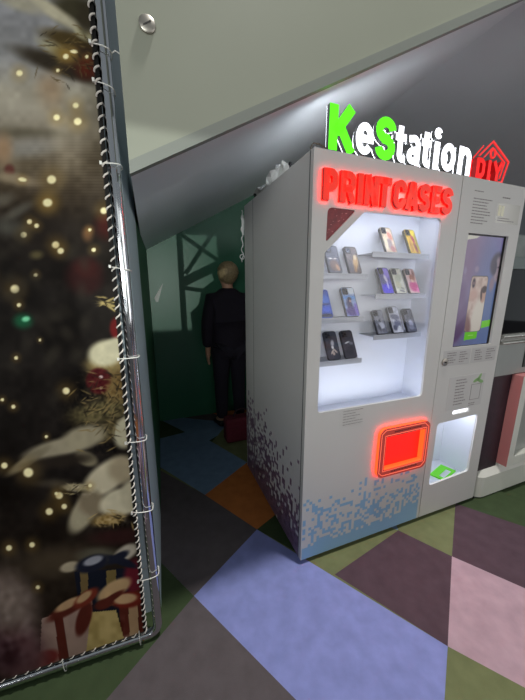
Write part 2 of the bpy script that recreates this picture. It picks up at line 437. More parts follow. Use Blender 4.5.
    for (cx, cy, sx, sy, cnt, cl, an0) in ((104,408,26,26,70,(128,110,70),-20),(112,522,16,7,26,(176,152,100),10),(78,490,12,6,16,(160,148,112),-10),
            (112,384,14,14,30,(120,98,60),30),(72,66,26,12,30,(84,70,42),20),(70,40,26,10,24,(96,80,48),18),(96,424,22,12,16,(100,88,62),-30),(106,303,9,5,12,(176,156,100),0)):
        for _ in range(cnt):
            B(cx+rn.normal()*sx*.6, cy+rn.normal()*sy*.6, rn.uniform(2.5,6), rn.uniform(.45,.8), an0+rn.normal()*32, cl if rn.rand() < .7 else (38,32,22), soft=.6, alpha=.8)
    for k in range(3): img[k] *= (.93 + .08*n2 + .05*n1)
    # string lights
    def light(cx, cy, r, c=(240,228,176), h=.35, asp=1., ang=0):
        B(cx, cy, r*2.6, r*2.6, 0, (150,120,60), soft=.9, alpha=h); B(cx, cy, r*1.05*asp, r, ang, c, soft=.3)
    for q in [(66,57,2.6),(87,57,1.6),(58,71,1.6),(20,74,3),(57,118,3),(78,122,3.6),(76,106,2.8),(52,180,4.2),(104,211,3.2),
              (30,222,2.4),(37,226,2.2),(24,235,2.8),(56,245,3.4),(61,251,3),(36,275,1.8),(15,289,4.2),(19,305,2),(94,250,2),(2,400,1.6),(13,407,2),
              (46,437,1.5),(4,466,3),(28,473,4.6),(59,496,3.4),(64,507,2.6),(49,512,3.4),(32,545,2.6),(9,548,2.8),(90,486,1.8),(38,587,2),(66,391,3.4),(90,230,1.5),(40,340,1.2),(16,358,1.8)]:
        light(*q)
    light(74,52,1.6, asp=2.2, ang=8); light(48,203,4, asp=1.1, h=.7); light(56,494,1.6); light(23,180,2, asp=2, ang=10)
    rng = np.random.RandomState(5)
    for _ in range(40): light(rng.uniform(-250,-8), rng.uniform(150,640), rng.uniform(1.5,4))
    for _ in range(14): B(rng.uniform(-250,-40), rng.uniform(330,560), 34, 11, rng.uniform(-35,-5), (150,142,118), soft=.35)
    for _ in range(26): B(rng.uniform(0,85), rng.uniform(225,400), 8, 5, rng.uniform(0,180), (46,42,34), soft=.9, alpha=.5)
    # dark hem along the laced edge
    h = np.clip((U+.047)/.003, 0, 1)
    for k in range(3): img[k] = img[k]*(1-h) + (26,25,24)[k]*h
    h = np.clip((.080-Z)/.003, 0, 1)
    for k in range(3): img[k] = img[k]*(1-h) + (70,62,56)[k]*h
    return img
us = np.concatenate([np.linspace(-1.30,-.60,60), np.linspace(-.597,-.034,210)])
zz = np.concatenate([np.linspace(.072,2.22,800), np.linspace(2.24,2.40,8)])
sheet_m = vcol_mat('printed_vinyl', rough=.6, spec=.08)
BG = 1.08
sheet = art_grid('printed_sheet', us, zz, lambda u, z: (u - .009 + .0165*z, -.0245 + .003*math.sin(z*3.1+u*4), z), banner_art, sheet_m, banner, gain=BG)
so = sheet.modifiers.new('thick', 'SOLIDIFY'); so.thickness = .0012; so.offset = 0
chrome = mat('chrome', (215,218,222), rough=.08, metal=1.)
b = MB(); rr = .045; zb = .021
path = [(0,0,2.48)] + [(0,0,z) for z in (1.6,.8)] + [(-rr+rr*math.cos(R(t)),0,zb+rr+rr*math.sin(R(t))) for t in range(0,-91,-15)] + [(-.6,0,zb)] + \
       [(-1.36+rr+rr*math.cos(R(t)),0,zb+rr+rr*math.sin(R(t))) for t in range(-90,-181,-15)] + [(-1.36,0,2.48)]
b.tube(path, .0185, 20); b.tube([(-1.36,0,2.47),(0,0,2.47)], .018, 20)
b.build('pipe_frame', chrome, banner, smooth=True)
b = MB(); b.tube([(-.005,.03,2.3),(-.005,.030,.16)], .008, 12)
b.build('inner_rod', mat('dark_chrome', (120,122,126), rough=.15, metal=1.), banner, smooth=True)
for u, L_ in ((-.5,.082), (-1.15,.052)):
    b = MB(); b.tube([(u,.015,.03),(u,L_,.03)], .010, 12); b.tube([(u,L_-.004,.03),(u,L_,.03)], .022, 12)
    b.build('wall_bracket', chrome, banner, smooth=True)
tie_m = mat('clear_nylon', (226,226,218), rough=.35)
for z in (2.076,1.988,1.793,1.503,1.219,.919,.635,.332):
    b = MB(); t = random.uniform(-.006,.006)
    pts = []; hx = -.060 + .0165*z; q_ = (.0235-hx)/2
    for k in range(28):
        an = 2*math.pi*k/28; sn = math.sin(an); pts.append((hx+q_+q_*math.cos(an), -.0045+.0265*math.copysign(abs(sn)**.4, sn), z+t*math.cos(an)))
    b.tube(pts, .0017, 6, closed=True); b.box(hx-.001,hx+.005,-.033,-.024,z-t-.0045,z-t+.0045)
    if z > 2.05: b.tube([(.022,-.004,z),(.034,-.012,z+.006),(.05,-.02,z-.006),(.058,-.022,z-.016)], .0018, 6)
    b.build('zip_tie', tie_m, banner, smooth=True)
for u in (-.337,-.85,-.07):
    b = MB(); pts = [(u, -.004+.027*math.cos(2*math.pi*k/18), .052+.055*math.sin(2*math.pi*k/18)) for k in range(18)]
    b.tube(pts, .0017, 6, closed=True); b.build('zip_tie', tie_m, banner, smooth=True)
# lacing cord twisted round the hem
b = MB(); pts = []
nz = 1500
for k in range(nz):
    z = .08 + 2.30*k/(nz-1); an = 2*math.pi*z/.029
    pts.append((-.0485 + .0165*z + .0060*math.cos(an), .0065*math.sin(an)-.0255, z))
b.tube(pts, .0024, 6)
b.build('lacing_cord', mat('white_cord', (212,206,196), rough=.7), banner, smooth=True)
b = MB(); pts = []
for k in range(500):
    u = -.04 - 1.25*k/499; an = 2*math.pi*u/.036
    pts.append((u-.008, .006*math.sin(an)-.0245, .074 + .005*math.cos(an)))
b.tube(pts, .0018, 6)
b.build('lacing_cord', MATS['white_cord'], banner, smooth=True)

# ================================================================== KIOSK
K = empty('phone_case_kiosk', ORG, YAW)
tag(K, 'tall silver vending kiosk with lit case display, red letters and touch screen', 'vending machine')
paint = mat('silver_paint', (200,198,194), rough=.36, metal=.0, noise=.015, nscale=3, bump=.05, bscale=900, spec=.5)
white = mat('white_interior', (226,228,236), rough=.45)
dark = mat('dark_gap', (22,22,24), rough=.7)
TW, TH, TD, ZB = 1.337, 1.98, .90, .03
b = MB(); e = .012
b.box(0, e, .0, TD, ZB, TH); b.box(TW-e, TW, .0, TD, ZB, TH); b.box(e, TW-e, TD-e, TD, ZB, TH)
b.box(e, TW-e, .0, TD-e, TH-e, TH); b.box(e, TW-e, .0, TD-e, ZB, ZB+e); b.box(.832,.842,.016,.7,ZB+e,TH-e)
b.build('body', paint, K)
b = MB(); b.box(-.0015, .0002, .012, .018, ZB, TH-.002); b.box(-.0012,.0002,.72,.724,ZB,TH-.002)
b.build('side_seam', mat('seam_grey', (96,97,96), rough=.6), K)
win = roundpoly([(.066,.858),(.737,.852),(.727,1.775),(.262,1.768),(.068,1.590)], [.018,.022,.028,.004,.004])
tri = roundpoly([(.071,1.632),(.215,1.769),(.073,1.770)], [.004,.004,.022])
slot_h = rrect(.480,.776,.454,.668,.004)
b = MB(); b.plate([(0,ZB),(.8335,ZB),(.8335,TH),(0,TH)], [win, tri, slot_h], -.012, 0)
b.build('display_door', paint, K)
pick = roundpoly([(.889,.240),(1.240,.258),(1.247,.662),(.893,.656)], .022)
coin = rrect(1.008,1.153,.694,.720,.008)
scr = [(.928,1.113),(1.252,1.113),(1.252,1.722),(.928,1.722)]
b = MB(); b.plate([(.8385,ZB),(TW,ZB),(TW,TH),(.8385,TH)], [pick, coin, scr], -.012, 0)
b.build('service_door', paint, K)
for x, y in ((.05,.05),(.79,.05),(1.28,.05),(.05,.8),(1.28,.8)):
    b = MB(); b.tube([(x,y,0),(x,y,.006),(x,y,.03)], [.022,.022,.014], 14)
    b.build('foot', mat('light_foot', (190,190,186), rough=.5), K, smooth=True)
# display compartment
b = MB(); x0, x1, yb, z0, z1 = .020, .822, .205, .785, 1.86
t = .006
b.box(x0, x1, yb, yb+t, z0, z1); b.box(x0-t, x0, .002, yb+t, z0, z1); b.box(x1, x1+t, .002, yb+t, z0, z1)
b.box(x0-t, x1+t, .002, yb+t, z0-t, z0); b.box(x0-t, x1+t, .002, yb+t, z1, z1+t)
b.build('display_compartment', white, K)
b = MB(); b.face([(x0,.003,z0+.0005),(x1,.003,z0+.0005),(x1,.07,z0+.0005),(x0,.07,z0+.0005)])
led = mat('white_led', (255,255,255), emit=(218,230,255), es=4.0)
for q in ((x0+.004,x0+.012,.006,.014,z0+.03,z1-.03),(x1-.012,x1-.004,.006,.014,z0+.03,z1-.03),(x0+.03,x1-.03,.006,.014,z1-.012,z1-.004),(x0+.03,x1-.03,.006,.014,z0+.004,z0+.012)):
    b = MB(); b.box(*q); b.build('led_strip', led, K)
gl = glass_mat('clear_pane', refl=.035)
b = MB(); b.plate([(.055,.845),(.75,.845),(.75,1.785),(.055,1.785)], [], .0012, .0024)
b.build('glass_pane', gl, K)
redtri = mat('red_foil', (122,38,44), rough=.3, noise=.25, nscale=60)
b = MB(); b.plate([(.060,1.62),(.235,1.785),(.060,1.785)], [], -.006, -.004)
o = b.build('corner_badge', redtri, K)
b = MB(); rg = random.Random(3)
for k in range(16):
    x = rg.uniform(.08,.19); z = 1.768 - rg.uniform(0, 1)*max(0, .125-(x-.07)*.95); s_ = rg.uniform(.0012,.0026)
    b.box(x-s_, x+s_, -.0066, -.006, z-s_*.6, z+s_*.6)
b.build('fleck_pattern', mat('pink_fleck', (214,140,140), rough=.5), o, bevel=0)
# shelves
shelf_m = mat('shelf_grey', (176,178,184), rough=.4)
SH = []
for (xa, xb, zt) in ((.024,.388,1.506),(.024,.388,1.292),(.024,.388,1.073),(.408,.790,1.614),(.448,.795,1.406),(.456,.792,1.190)):
    b = MB(); b.box(xa, xb, .088, .2045, zt-.0035, zt); b.box(xa, xb, .088, .0915, zt-.020, zt+.006)
    b.build('display_shelf', shelf_m, K); SH.append(zt)
# pickup compartment
b = MB(); x0, x1, yb, z0, z1 = .872, 1.262, .21, .205, .672
b.box(x0, x1, yb, yb+t, z0, z1); b.box(x0-t, x0, .002, yb+t, z0, z1); b.box(x1, x1+t, .002, yb+t, z0, z1)
b.box(x0-t, x1+t, .002, yb+t, z0-t, z0); b.box(x0-t, x1+t, .002, yb+t, z1, z1+t)
b.build('pickup_compartment', white, K)
for q in ((x0+.003,x0+.010,.006,.014,z0+.03,z1-.03),(x0+.03,x1-.03,.006,.014,z1-.010,z1-.003)):
    b = MB(); b.box(*q); b.build('led_strip', mat('pickup_led', (255,255,255), emit=(232,240,255), es=2.2), K)
tray = MB(); q0 = [(1.035,.098),(1.205,.150),(1.235,.062),(1.065,.014)]
def lerp(p, q, t): return (p[0]*(1-t)+q[0]*t, p[1]*(1-t)+q[1]*t)
cx = sum(p[0] for p in q0)/4; cy = sum(p[1] for p in q0)/4
inn = [lerp(p, (cx,cy), .30) for p in q0]
for k in range(4):
    a, c_, d, e_ = q0[k], q0[(k+1)%4], inn[(k+1)%4], inn[k]
    tray.face([(p[0],p[1],.214) for p in (a,c_,d,e_)]); tray.face([(p[0],p[1],.206) for p in (e_,d,c_,a)])
    tray.face([(a[0],a[1],.206),(c_[0],c_[1],.206),(c_[0],c_[1],.214),(a[0],a[1],.214)]); tray.face([(e_[0],e_[1],.206),(d[0],d[1],.206),(d[0],d[1],.214),(e_[0],e_[1],.214)])
m_ = [lerp(inn[0], inn[1], .0), lerp(inn[0], inn[1], 1), lerp(inn[1], inn[2], .5), lerp(inn[0], inn[3], .5)]
tray.face([(p[0],p[1],.2135) for p in m_])
tr = tray.build('green_tray', mat('bright_green', (110,220,40), rough=.45, emit=(110,230,30), es=.12), K)
b = MB(); b.face([(p[0],p[1],.2085) for p in inn]); b.build('tray_pad', white, K)
# card slot, lit
b = MB(); b.box(1.004,1.157,-.002,.004,.690,.724); b.build('slot_light', mat('slot_led', (255,255,255), emit=(240,244,255), es=1.5), K)
# red coin / ticket frame
bez = mat('bezel_red_grey', (186,74,64), rough=.5, emit=(220,40,30), es=.18)
led_r = mat('red_led', (255,60,30), emit=(255,84,30), es=1.6)
fo = roundpoly([(.442,.418),(.806,.410),(.803,.707),(.442,.712)], .042, 8)
fi = roundpoly([(.488,.462),(.768,.462),(.768,.660),(.488,.660)], .006, 3)
b = MB(); b.plate(fo, [fi], -.036, -.0185, mf=0, ms=1, mb=2, mh=1)
b.build('ticket_frame', [bez, led_r, mat('red_led_back', (255,40,30), emit=(255,30,16), es=15.)], K)
b = MB(); b.stroke([(.455+.0,.45),(.455,.68),(.48,.70),(.76,.697),(.792,.67),(.792,.45),(.765,.424),(.48,.430)], .0028, -.0366, -.036, closed=True)
b.stroke([(.480,.454),(.480,.668),(.776,.668),(.776,.454)], .0022, -.0366, -.036, closed=True)
b.build('frame_line', mat('pink_line', (255,130,100), emit=(255,110,80), es=1.0), K)
b = MB(); rg = random.Random(11); x = .54
while x < .73:
    w_ = rg.uniform(.005,.012); b.box(x, x+w_, -.0364,-.036,.679,.687); b.box(x, x+w_*.9, -.0364,-.036,.438,.446); x += w_+.003
b.build('frame_text', mat('dark_red_text', (96,30,30), rough=.6), K)
b = MB(); b.box(.480,.776,-.004,.026,.454,.668); b.build('slot_back', mat('red_recess', (230,36,28), rough=.5, emit=(255,26,16), es=.55), K)
b = MB()
b.box(.480,.488,-.018,.02,.454,.668); b.box(.768,.776,-.018,.02,.454,.668); b.box(.488,.768,-.018,.02,.454,.462); b.box(.488,.768,-.018,.02,.660,.668)
b.build('slot_wall', mat('red_wall', (230,50,30), rough=.5, emit=(255,84,30), es=1.6), K)
# screen
def screen_art(U, Z):
    u = (U-.928)/.324; v = (Z-1.113)/.609
    img = [118+30*v-28*u*(1-v), 118+14*v-4*u, 152+6*v+26*u]
    img = [i + (vnoise(U*100+5, Z*100, 3.3, 4)-.5)*14 for i in img]
    B = lambda *a, **k: blob(img, u, v*1.88, *a, **k)
    B(.30,1.35,.25,.5,20,(136,108,146), soft=.7, alpha=.7); B(.55,1.6,.12,.35,0,(134,112,150), soft=.8, alpha=.6)
    B(.2,.45,.22,.42,-25,(112,84,128), soft=.5, alpha=.8); B(.18,.30,.10,.28,-35,(88,56,104), soft=.4, alpha=.8); B(.1,.9,.12,.2,0,(120,98,140), soft=.6)
    B(.72,.95,.35,1.0,0,(112,128,176), soft=.5, alpha=.7)
    B(.12,1.30,.04,.06,0,(150,136,170)); B(.40,1.33,.05,.05,0,(156,140,170))
    # figure at the right edge
    B(.88,.55,.22,.6,5,(100,122,172), soft=.4); B(.90,1.42,.17,.20,-10,(84,80,100), soft=.25); B(.96,1.33,.12,.22,0,(170,152,166), soft=.25); B(.86,1.36,.05,.12,0,(78,74,96), soft=.4)
    B(.97,1.37,.05,.015,0,(96,84,104)); B(.99,1.20,.04,.018,0,(150,104,120)); B(.84,1.08,.06,.12,0,(150,130,150), soft=.5)
    # reflected glare painted into the top left of the picture, then the tags
    polyfill(img, u, v*1.88, [(-.01,1.84),(.32,1.88),(-.01,1.89)], (200,200,200))
    polyfill(img, u, v*1.88, [(.02,1.78),(.28,1.82),(.36,1.86),(.02,1.86)], (222,220,205))
    B(.93,.36,.5,.001,0,(0,0,0), alpha=0)
    polyfill(img, u, v*1.88, [(.74,.30),(.98,.33),(.98,.45),(.74,.43)], (120,220,40))
    polyfill(img, u, v*1.88, [(.33,.10),(.66,.12),(.66,.26),(.33,.25)], (112,216,36)); polyfill(img, u, v*1.88, [(.42,.175),(.56,.18),(.56,.195),(.42,.19)], (170,236,110))
    # pictured phone
    rx0, rx1, ry0, ry1 = .30, .73, .245, 1.22
    ins = (np.maximum(np.abs(u-(rx0+rx1)/2)-(rx1-rx0)/2+.05, 0)**2 + np.maximum(np.abs(v*1.88-(ry0+ry1)/2)-(ry1-ry0)/2+.05, 0)**2) < .05**2
    ph = [np.full(u.shape, 205.), np.full(u.shape, 182.), np.full(u.shape, 172.)]
    ph = [p + (vnoise(U*100+9, Z*100+3, 1.6, 8)-.5)*44 for p in ph]
    Q = lambda *a, **k: blob(ph, u, v*1.88, *a, **k)
    Q(.60,.50,.16,.36,-8,(222,214,202), soft=.3); Q(.66,.88,.07,.12,0,(198,160,144), soft=.25); Q(.67,.99,.07,.06,20,(70,52,56), soft=.3); Q(.61,.9,.025,.1,10,(80,58,60), soft=.4)
    Q(.36,.38,.08,.2,20,(140,104,104), soft=.5); Q(.40,.9,.1,.1,0,(206,170,160), soft=.6)
    Q(.375,1.10,.045,.085,0,(120,96,104), soft=.15); Q(.375,1.14,.022,.022,0,(44,40,56), soft=.2); Q(.375,1.05,.022,.022,0,(44,40,56), soft=.2)
    ed = ins & ~((np.maximum(np.abs(u-(rx0+rx1)/2)-(rx1-rx0)/2+.06, 0)**2 + np.maximum(np.abs(v*1.88-(ry0+ry1)/2)-(ry1-ry0)/2+.06, 0)**2) < .05**2)
    for k in range(3): img[k] = np.where(ins, np.where(ed, 96, ph[k]), img[k])
    return img
so_ = empty('touch_screen', (0,0,0)); so_.parent = K
art_grid('display_picture', np.linspace(.932,1.240,130), np.linspace(1.116,1.716,240), lambda u, z: (u, .0045, z), screen_art, vcol_mat('screen_glow', rough=.2, emit=.5), so_)
b = MB(); b.box(.922,1.258,.005,.016,1.107,1.728); b.box(1.240,1.2525,.002,.006,1.112,1.722); b.box(.928,1.2525,.002,.006,1.7165,1.722)
b.build('screen_housing', mat('black_plastic', (18,18,22), rough=.3), so_)
# stickers and printed instructions
stk = mat('sticker_grey', (186,184,182), rough=.4); txt = mat('printed_text', (134,128,127), rough=.6); wtx = mat('pale_text', (198,196,192), rough=.5)
def lines(name, x0, x1, ztop, n, dz, m, h=.004, seed=0, minw=.5, y=-.0128):
    b = MB(); rg = random.Random(seed)
    for k in range(n):
        x = x0; xe = x0 + (x1-x0)*rg.uniform(minw, 1)
        while x < xe:
            w_ = min(rg.uniform(.006,.02), xe-x); b.box(x, x+w_, y, y+.0007, ztop-k*dz-h, ztop-k*dz); x += w_+.0035
    return b.build(name, m, K)
lines('instruction_text', .930,1.055,1.925,1,.02,txt,seed=1)
lines('instruction_text', .930,1.075,1.890,9,.0145,txt,h=.0045,seed=2)
lines('instruction_text', 1.15,1.25,1.915,1,.02,txt,h=.006,seed=3)
b = MB(); b.box(1.12,1.31,-.0126,-.012,1.785,1.885); o = b.build('price_sticker', mat('sticker_gloss', (196,194,186), rough=.12), K)
b = MB(); b.box(1.130,1.150,-.0134,-.0126,1.820,1.872); b.box(1.156,1.176,-.0134,-.0126,1.820,1.872)  # reflected glints painted as two cream blocks on the sticker
b.build('sticker_glint', mat('glint_cream', (232,228,200), rough=.4), o)
lines('instruction_text', 1.135,1.29,1.812,2,.012,txt,h=.004,seed=4,y=-.0134)
for (xa, xb, sd) in ((.865,1.085,5),(1.095,1.312,6)):
    b = MB(); b.box(xa, xb, -.0126, -.012, 1.008, 1.098); b.build('notice_sticker', stk, K)
    for q in (0, 1):
        lines('notice_text', xa+.03+q*.10, xa+.03+q*.10+.075, 1.085, 5, .014, txt, h=.005, seed=sd*3+q, y=-.0133)
b = MB(); b.tube([(.878,-.012,1.035),(.878,-.019,1.035),(.878,-.020,1.035)], [.021,.021,.017], 20)
lk = b.build('door_lock', capm, K, smooth=True)
b = MB(); b.box(.870,.886,-.0215,-.0198,1.032,1.038); b.build('keyhole', dark, lk)
b = MB(); b.box(.942,1.250,-.0126,-.012,.728,.935); ps = b.build('info_sheet', mat('info_paper', (192,190,187), rough=.5), K)
lines('info_text', 1.00,1.10,.915,9,.019,txt,h=.006,seed=12,minw=.7,y=-.0133)
lines('info_text', 1.135,1.225,.752,2,.012,txt,h=.005,seed=13,y=-.0133)
b = MB(); b.stroke([(1.14,.772),(1.225,.772),(1.225,.87),(1.14,.87)], .003, -.0133, -.0126, closed=True); b.build('code_outline', txt, ps)
b = MB()
for (cx_, cz_, an) in ((1.175,.895,20),(1.20,.91,60),(1.215,.885,-20)):
    b.plate([(cx_+.028*math.cos(R(t))*math.cos(R(an))-.011*math.sin(R(t))*math.sin(R(an)), cz_+.028*math.cos(R(t))*math.sin(R(an))+.011*math.sin(R(t))*math.cos(R(an))) for t in range(0,360,30)], [], -.0133, -.0126)
b.build('leaf_print', mat('leaf_green', (134,172,112), rough=.5), ps)
lines('usage_text', .192,.36,.848,7,.0145,wtx,h=.0035,seed=21)
lines('usage_text', .215,.34,.842,6,.0145,txt,h=.0028,seed=22,y=-.0131)
# pixel graphics
blue_m = mat('pixel_blue', (136,174,204), rough=.4); mauve_m = mat('pixel_mauve', (122,98,118), rough=.4)
b = MB(); rg = random.Random(42); s_ = .0172
nx = int(.822/s_); nzc = int(.42/s_)
def plab(x, z):
    z_ = .055 + .085*x/.83 + .02*math.sin(x*9); t = (z-z_)/(.41-z_)
    return 1.0 if t < 0 else .50*max(0, 1-t)**.7
grid = [[0]*nzc for _ in range(nx)]
for i in range(nx):
    for j in range(nzc):
        p = plab(i*s_, .03+j*s_)
        grid[i][j] = 1 if rg.random() < p else 0
for _ in range(420):   # clump neighbouring cells into short bars and crosses
    i = rg.randrange(1, nx-3); j = rg.randrange(1, nzc-3)
    if rg.random() < plab(i*s_, .03+j*s_)*.55 and (i//2 + j//2) % 2:
        hz = rg.random() < .5
        for k in range(rg.choice((2,3))): grid[i+(k if hz else 0)][j+(0 if hz else k)] = 1
for i in range(nx):
    for j in range(nzc):
        if grid[i][j]:
            x = .006+i*s_; z = ZB+.001+j*s_
            if x > .8: continue
            if .43 < x+s_ and x < .81 and z > .40: continue
            b.face([(x,-.01235,z),(x+s_,-.01235,z),(x+s_,-.01235,z+s_),(x,-.01235,z+s_)])
b.keep = True
b.build('pixel_pattern', blue_m, K)
b = MB(); b.keep = True; s_ = .020
ny = int(.88/s_); nzc = int(.68/s_)
for i in range(ny):
    for j in range(nzc):
        y = .012+i*s_; z = ZB+.001+j*s_
        edge = .22 + .30*min(1, y/.55) + .05*math.sin(y*17)
        p = .72/(1+math.exp((z-edge)/.07))
        if z < .12: p = 1
        if rg.random() < p*.78 + (.2 if z < .2 else 0):
            h = s_*rg.choice((1,1,2))*.98; 
            b.face([(-.0004,y+s_,z),(-.0004,y,z),(-.0004,y,min(z+h,.7)),(-.0004,y+s_,min(z+h,.7))])
b.build('pixel_pattern', mauve_m, K)

# ------------------------------------------------ letters
def glyph(ch):
    A = arc
    return {
    'P': (.60, [[(.13,0),(.13,1)], [(.13,.89),(.33,.89)]+A(.33,.66,.16,.23,90,-90,10)+[(.13,.43)]]),
    'R': (.62, [[(.13,0),(.13,1)], [(.13,.89),(.33,.89)]+A(.33,.67,.16,.22,90,-90,10)+[(.13,.45)], [(.32,.5),(.51,0)]]),
    'I': (.26, [[(.13,0),(.13,1)]]),
    'N': (.64, [[(.12,0),(.12,1)], [(.52,0),(.52,1)], [(.14,1),(.50,0)]]),
    'T': (.58, [[(0,.89),(.58,.89)], [(.29,1),(.29,0)]]),
    'C': (.60, [A(.32,.64,.20,.25,-5,180,10)+A(.32,.36,.20,.25,180,365,10)]),
    'A': (.64, [[(.10,0),(.29,.98)], [(.54,0),(.35,.98)], [(.16,.27),(.48,.27)], [(.25,.9),(.39,.9)]]),
    'S': (.58, [A(.29,.70,.18,.19,5,270,14)+A(.29,.30,.18,.19,90,-175,14)]),
    'E': (.54, [[(.12,0),(.12,1)], [(.12,.89),(.52,.89)], [(.12,.5),(.47,.5)], [(.12,.11),(.52,.11)]]),
    'D': (.60, [[(.12,0),(.12,1)], [(.12,.89),(.28,.89)]+A(.28,.66,.20,.23,90,0,8)+A(.28,.34,.20,.23,0,-90,8)+[(.12,.11)]]),
    'Y': (.62, [[(.09,1),(.31,.46)], [(.53,1),(.31,.46)], [(.31,.5),(.31,0)]]),
    'K': (.66, [[(.12,0),(.12,1)], [(.17,.40),(.53,1)], [(.27,.56),(.56,0)]]),
    'e': (.58, [[(.12,.37),(.46,.37)]+A(.29,.37,.17,.26,0,180,12)[0:]+A(.29,.37,.17,.26,180,325,12)]),
    't': (.42, [[(.18,.95),(.18,.24)]+A(.29,.24,.11,.13,180,280,8)+[(.40,.11)], [(0,.66),(.40,.66)]]),
    'a': (.56, [[(.07,.60)]+A(.27,.45,.17,.18,110,0,8)+[(.44,0)], A(.26,.22,.15,.12,0,360,16)[:-1]+[(.41,.22)], [(.26,.36),(.44,.36)]]),
    'i': (.24, [[(.12,0),(.12,.72)], A(.12,.93,.035,.035,0,350,10)]),
    'o': (.62, [A(.31,.36,.19,.26,0,360,22)]),
    'n': (.58, [[(.12,0),(.12,.72)], [(.12,.45)]+A(.29,.44,.16,.18,160,0,10)+[(.45,0)]]),
    }[ch]
def letter(ch, x0, x1, z0, h, w, y0, y1, mats, parent, name='letter', back=None):
    wd, st = glyph(ch); sx = (x1-x0)/wd; b = MB()
    for s in st:
        pts = [(x0+p[0]*sx, z0+p[1]*h) for p in s]
        closed = ch == 'o'
        if closed: pts = pts[:-1]
        b.stroke(pts, w, y0, y1, 0, 1, 1, closed=closed)
        if back: b.stroke(pts, w+back, y1, y1+.004, 2, 2, 2, closed=closed)
    b.keep = False
    return b.build(name, mats, parent)
hs = empty('header_sign', (0,0,0)); hs.parent = K
face_r = mat('red_face', (236,52,36), rough=.35, emit=(255,46,26), es=.42)
side_r = mat('red_side', (150,14,12), rough=.4, emit=(200,10,8), es=.22)
halo_r = mat('red_halo', (255,40,30), emit=(255,24,16), es=14.)
def redletter(ch, x0, x1, z0, h, w, parent, yf=-.034):
    return letter(ch, x0, x1, z0, h, w, yf, -.0195, [face_r, side_r, halo_r], parent, back=.001)
for ch, x0, x1 in (('P',.034,.104),('R',.112,.196),('I',.200,.230),('N',.236,.312),('T',.306,.378),('C',.392,.464),('A',.466,.540),('S',.544,.612),('E',.620,.682),('S',.688,.758)):
    redletter(ch, x0, x1, 1.790, .116, .0275, hs)
ts = empty('top_sign', (0,0,0)); ts.parent = K
grn = mat('green_face', (90,235,30), rough=.3, emit=(84,240,24), es=1.15)
wht = mat('white_face', (245,245,250), rough=.3, emit=(245,246,255), es=2.2)
sid = mat('grey_letter_side', (92,94,92), rough=.45)
hal = mat('white_halo', (255,255,255), emit=(238,244,255), es=8.)
for ch, x0, x1, h, m, w in (('K',.060,.196,.160,grn,.040),('e',.186,.290,.172,wht,.0285),('S',.290,.402,.160,grn,.038),('t',.400,.462,.150,wht,.029),('a',.466,.548,.168,wht,.0275),
                      ('t',.550,.612,.150,wht,.029),('i',.622,.668,.160,wht,.034),('o',.670,.776,.170,wht,.030),('n',.784,.884,.168,wht,.031)):
    letter(ch, x0, x1, 1.9825, h, w, -.010, .010, [m, sid, hal], ts, back=-.004)
b = MB(); b.box(.06,.885,.004,.024,TH,TH+.006); b.build('sign_rail', paint, ts)
ds = empty('tag_sign', (0,0,0)); ds.parent = K
for ch, x0, x1 in (('D',.915,.985),('I',.996,1.030),('Y',1.036,1.118)):
    letter(ch, x0, x1, 1.982, .090, .022, -.012, .014, [mat('red_diy', (225,22,22), rough=.4, emit=(255,16,16), es=.6), mat('red_diy_side', (150,8,10), rough=.4, emit=(210,8,8), es=.25), mat('red_diy_halo', (255,40,40), emit=(255,20,20), es=2.0)], ds, back=.001)
outl = mat('red_outline', (235,50,50), rough=.4, emit=(255,50,50), es=.6)
b = MB(); b.stroke([(.940,2.085),(1.026,2.160),(1.165,2.085),(1.135,1.984),(1.110,1.984)], .007, -.006, .0, closed=False)
b.stroke([(.975,2.082),(1.028,2.132),(1.135,2.078),(1.112,2.0)], .0045, -.006, .0)
b.stroke([(.922,2.078),(.985,2.142)], .005, .012, .016)
b.build('house_outline', outl, ds)
b = MB(); b.stroke(arc(1.036,2.106,.016,.020,0,340,18), .0055, -.008, 0, closed=True); b.build('ring', outl, ds)
b = MB(); b.box(.92,1.14,.004,.02,TH,TH+.005); b.build('sign_rail', paint, ds)

# small fittings on top
for i, (x, y) in enumerate(((.006,.21),(.006,.70))):
    b = MB(); b.tube([(x,y,TH-.001),(x,y,TH+.014)], .005, 10); b.tube([(x,y,TH+.014),(x,y,TH+.024)], .009, 12)
    b.build('top_bolt', dark, K, smooth=True)
b = MB(); b.tube([(.004,.02,TH-.002),(.002,.02,TH+.012),(.008,.008,TH+.022),(.03,.0,TH+.018),(.065,.004,TH+.010)], .0028, 8)
b.build('cable', mat('brown_cable', (96,84,72), rough=.6), K, smooth=True)
# crumpled clear film on the kiosk top
b = MB(); rg = random.Random(5); n = 11
P = [[None]*n for _ in range(n)]
for i in range(n):
    for j in range(n):
        u = i/(n-1); v = j/(n-1)
        P[i][j] = Vector((.004+.20*v + rg.uniform(-.008,.008), .37+.36*u + rg.uniform(-.008,.008), TH+.004+ (.085*math.sin(math.pi*min(1,v*1.1+.25)) * (.55+.45*math.sin(u*9+v*5)) *(1-.6*u)) + rg.uniform(0,.014)))
for i in range(n-1):
    for j in range(n-1):
        b.face([P[i][j], P[i+1][j], P[i+1][j+1]]); b.face([P[i][j], P[i+1][j+1], P[i][j+1]])
o = b.build('plastic_film', mat('milky_film', (236,237,232), rough=.3, spec=.7), loc=ORG, rotz=YAW)
o.modifiers.new('t', 'SOLIDIFY').thickness = .0006
tag(o, 'crumpled whitish plastic film lying on the rear top edge of the kiosk', 'plastic film')
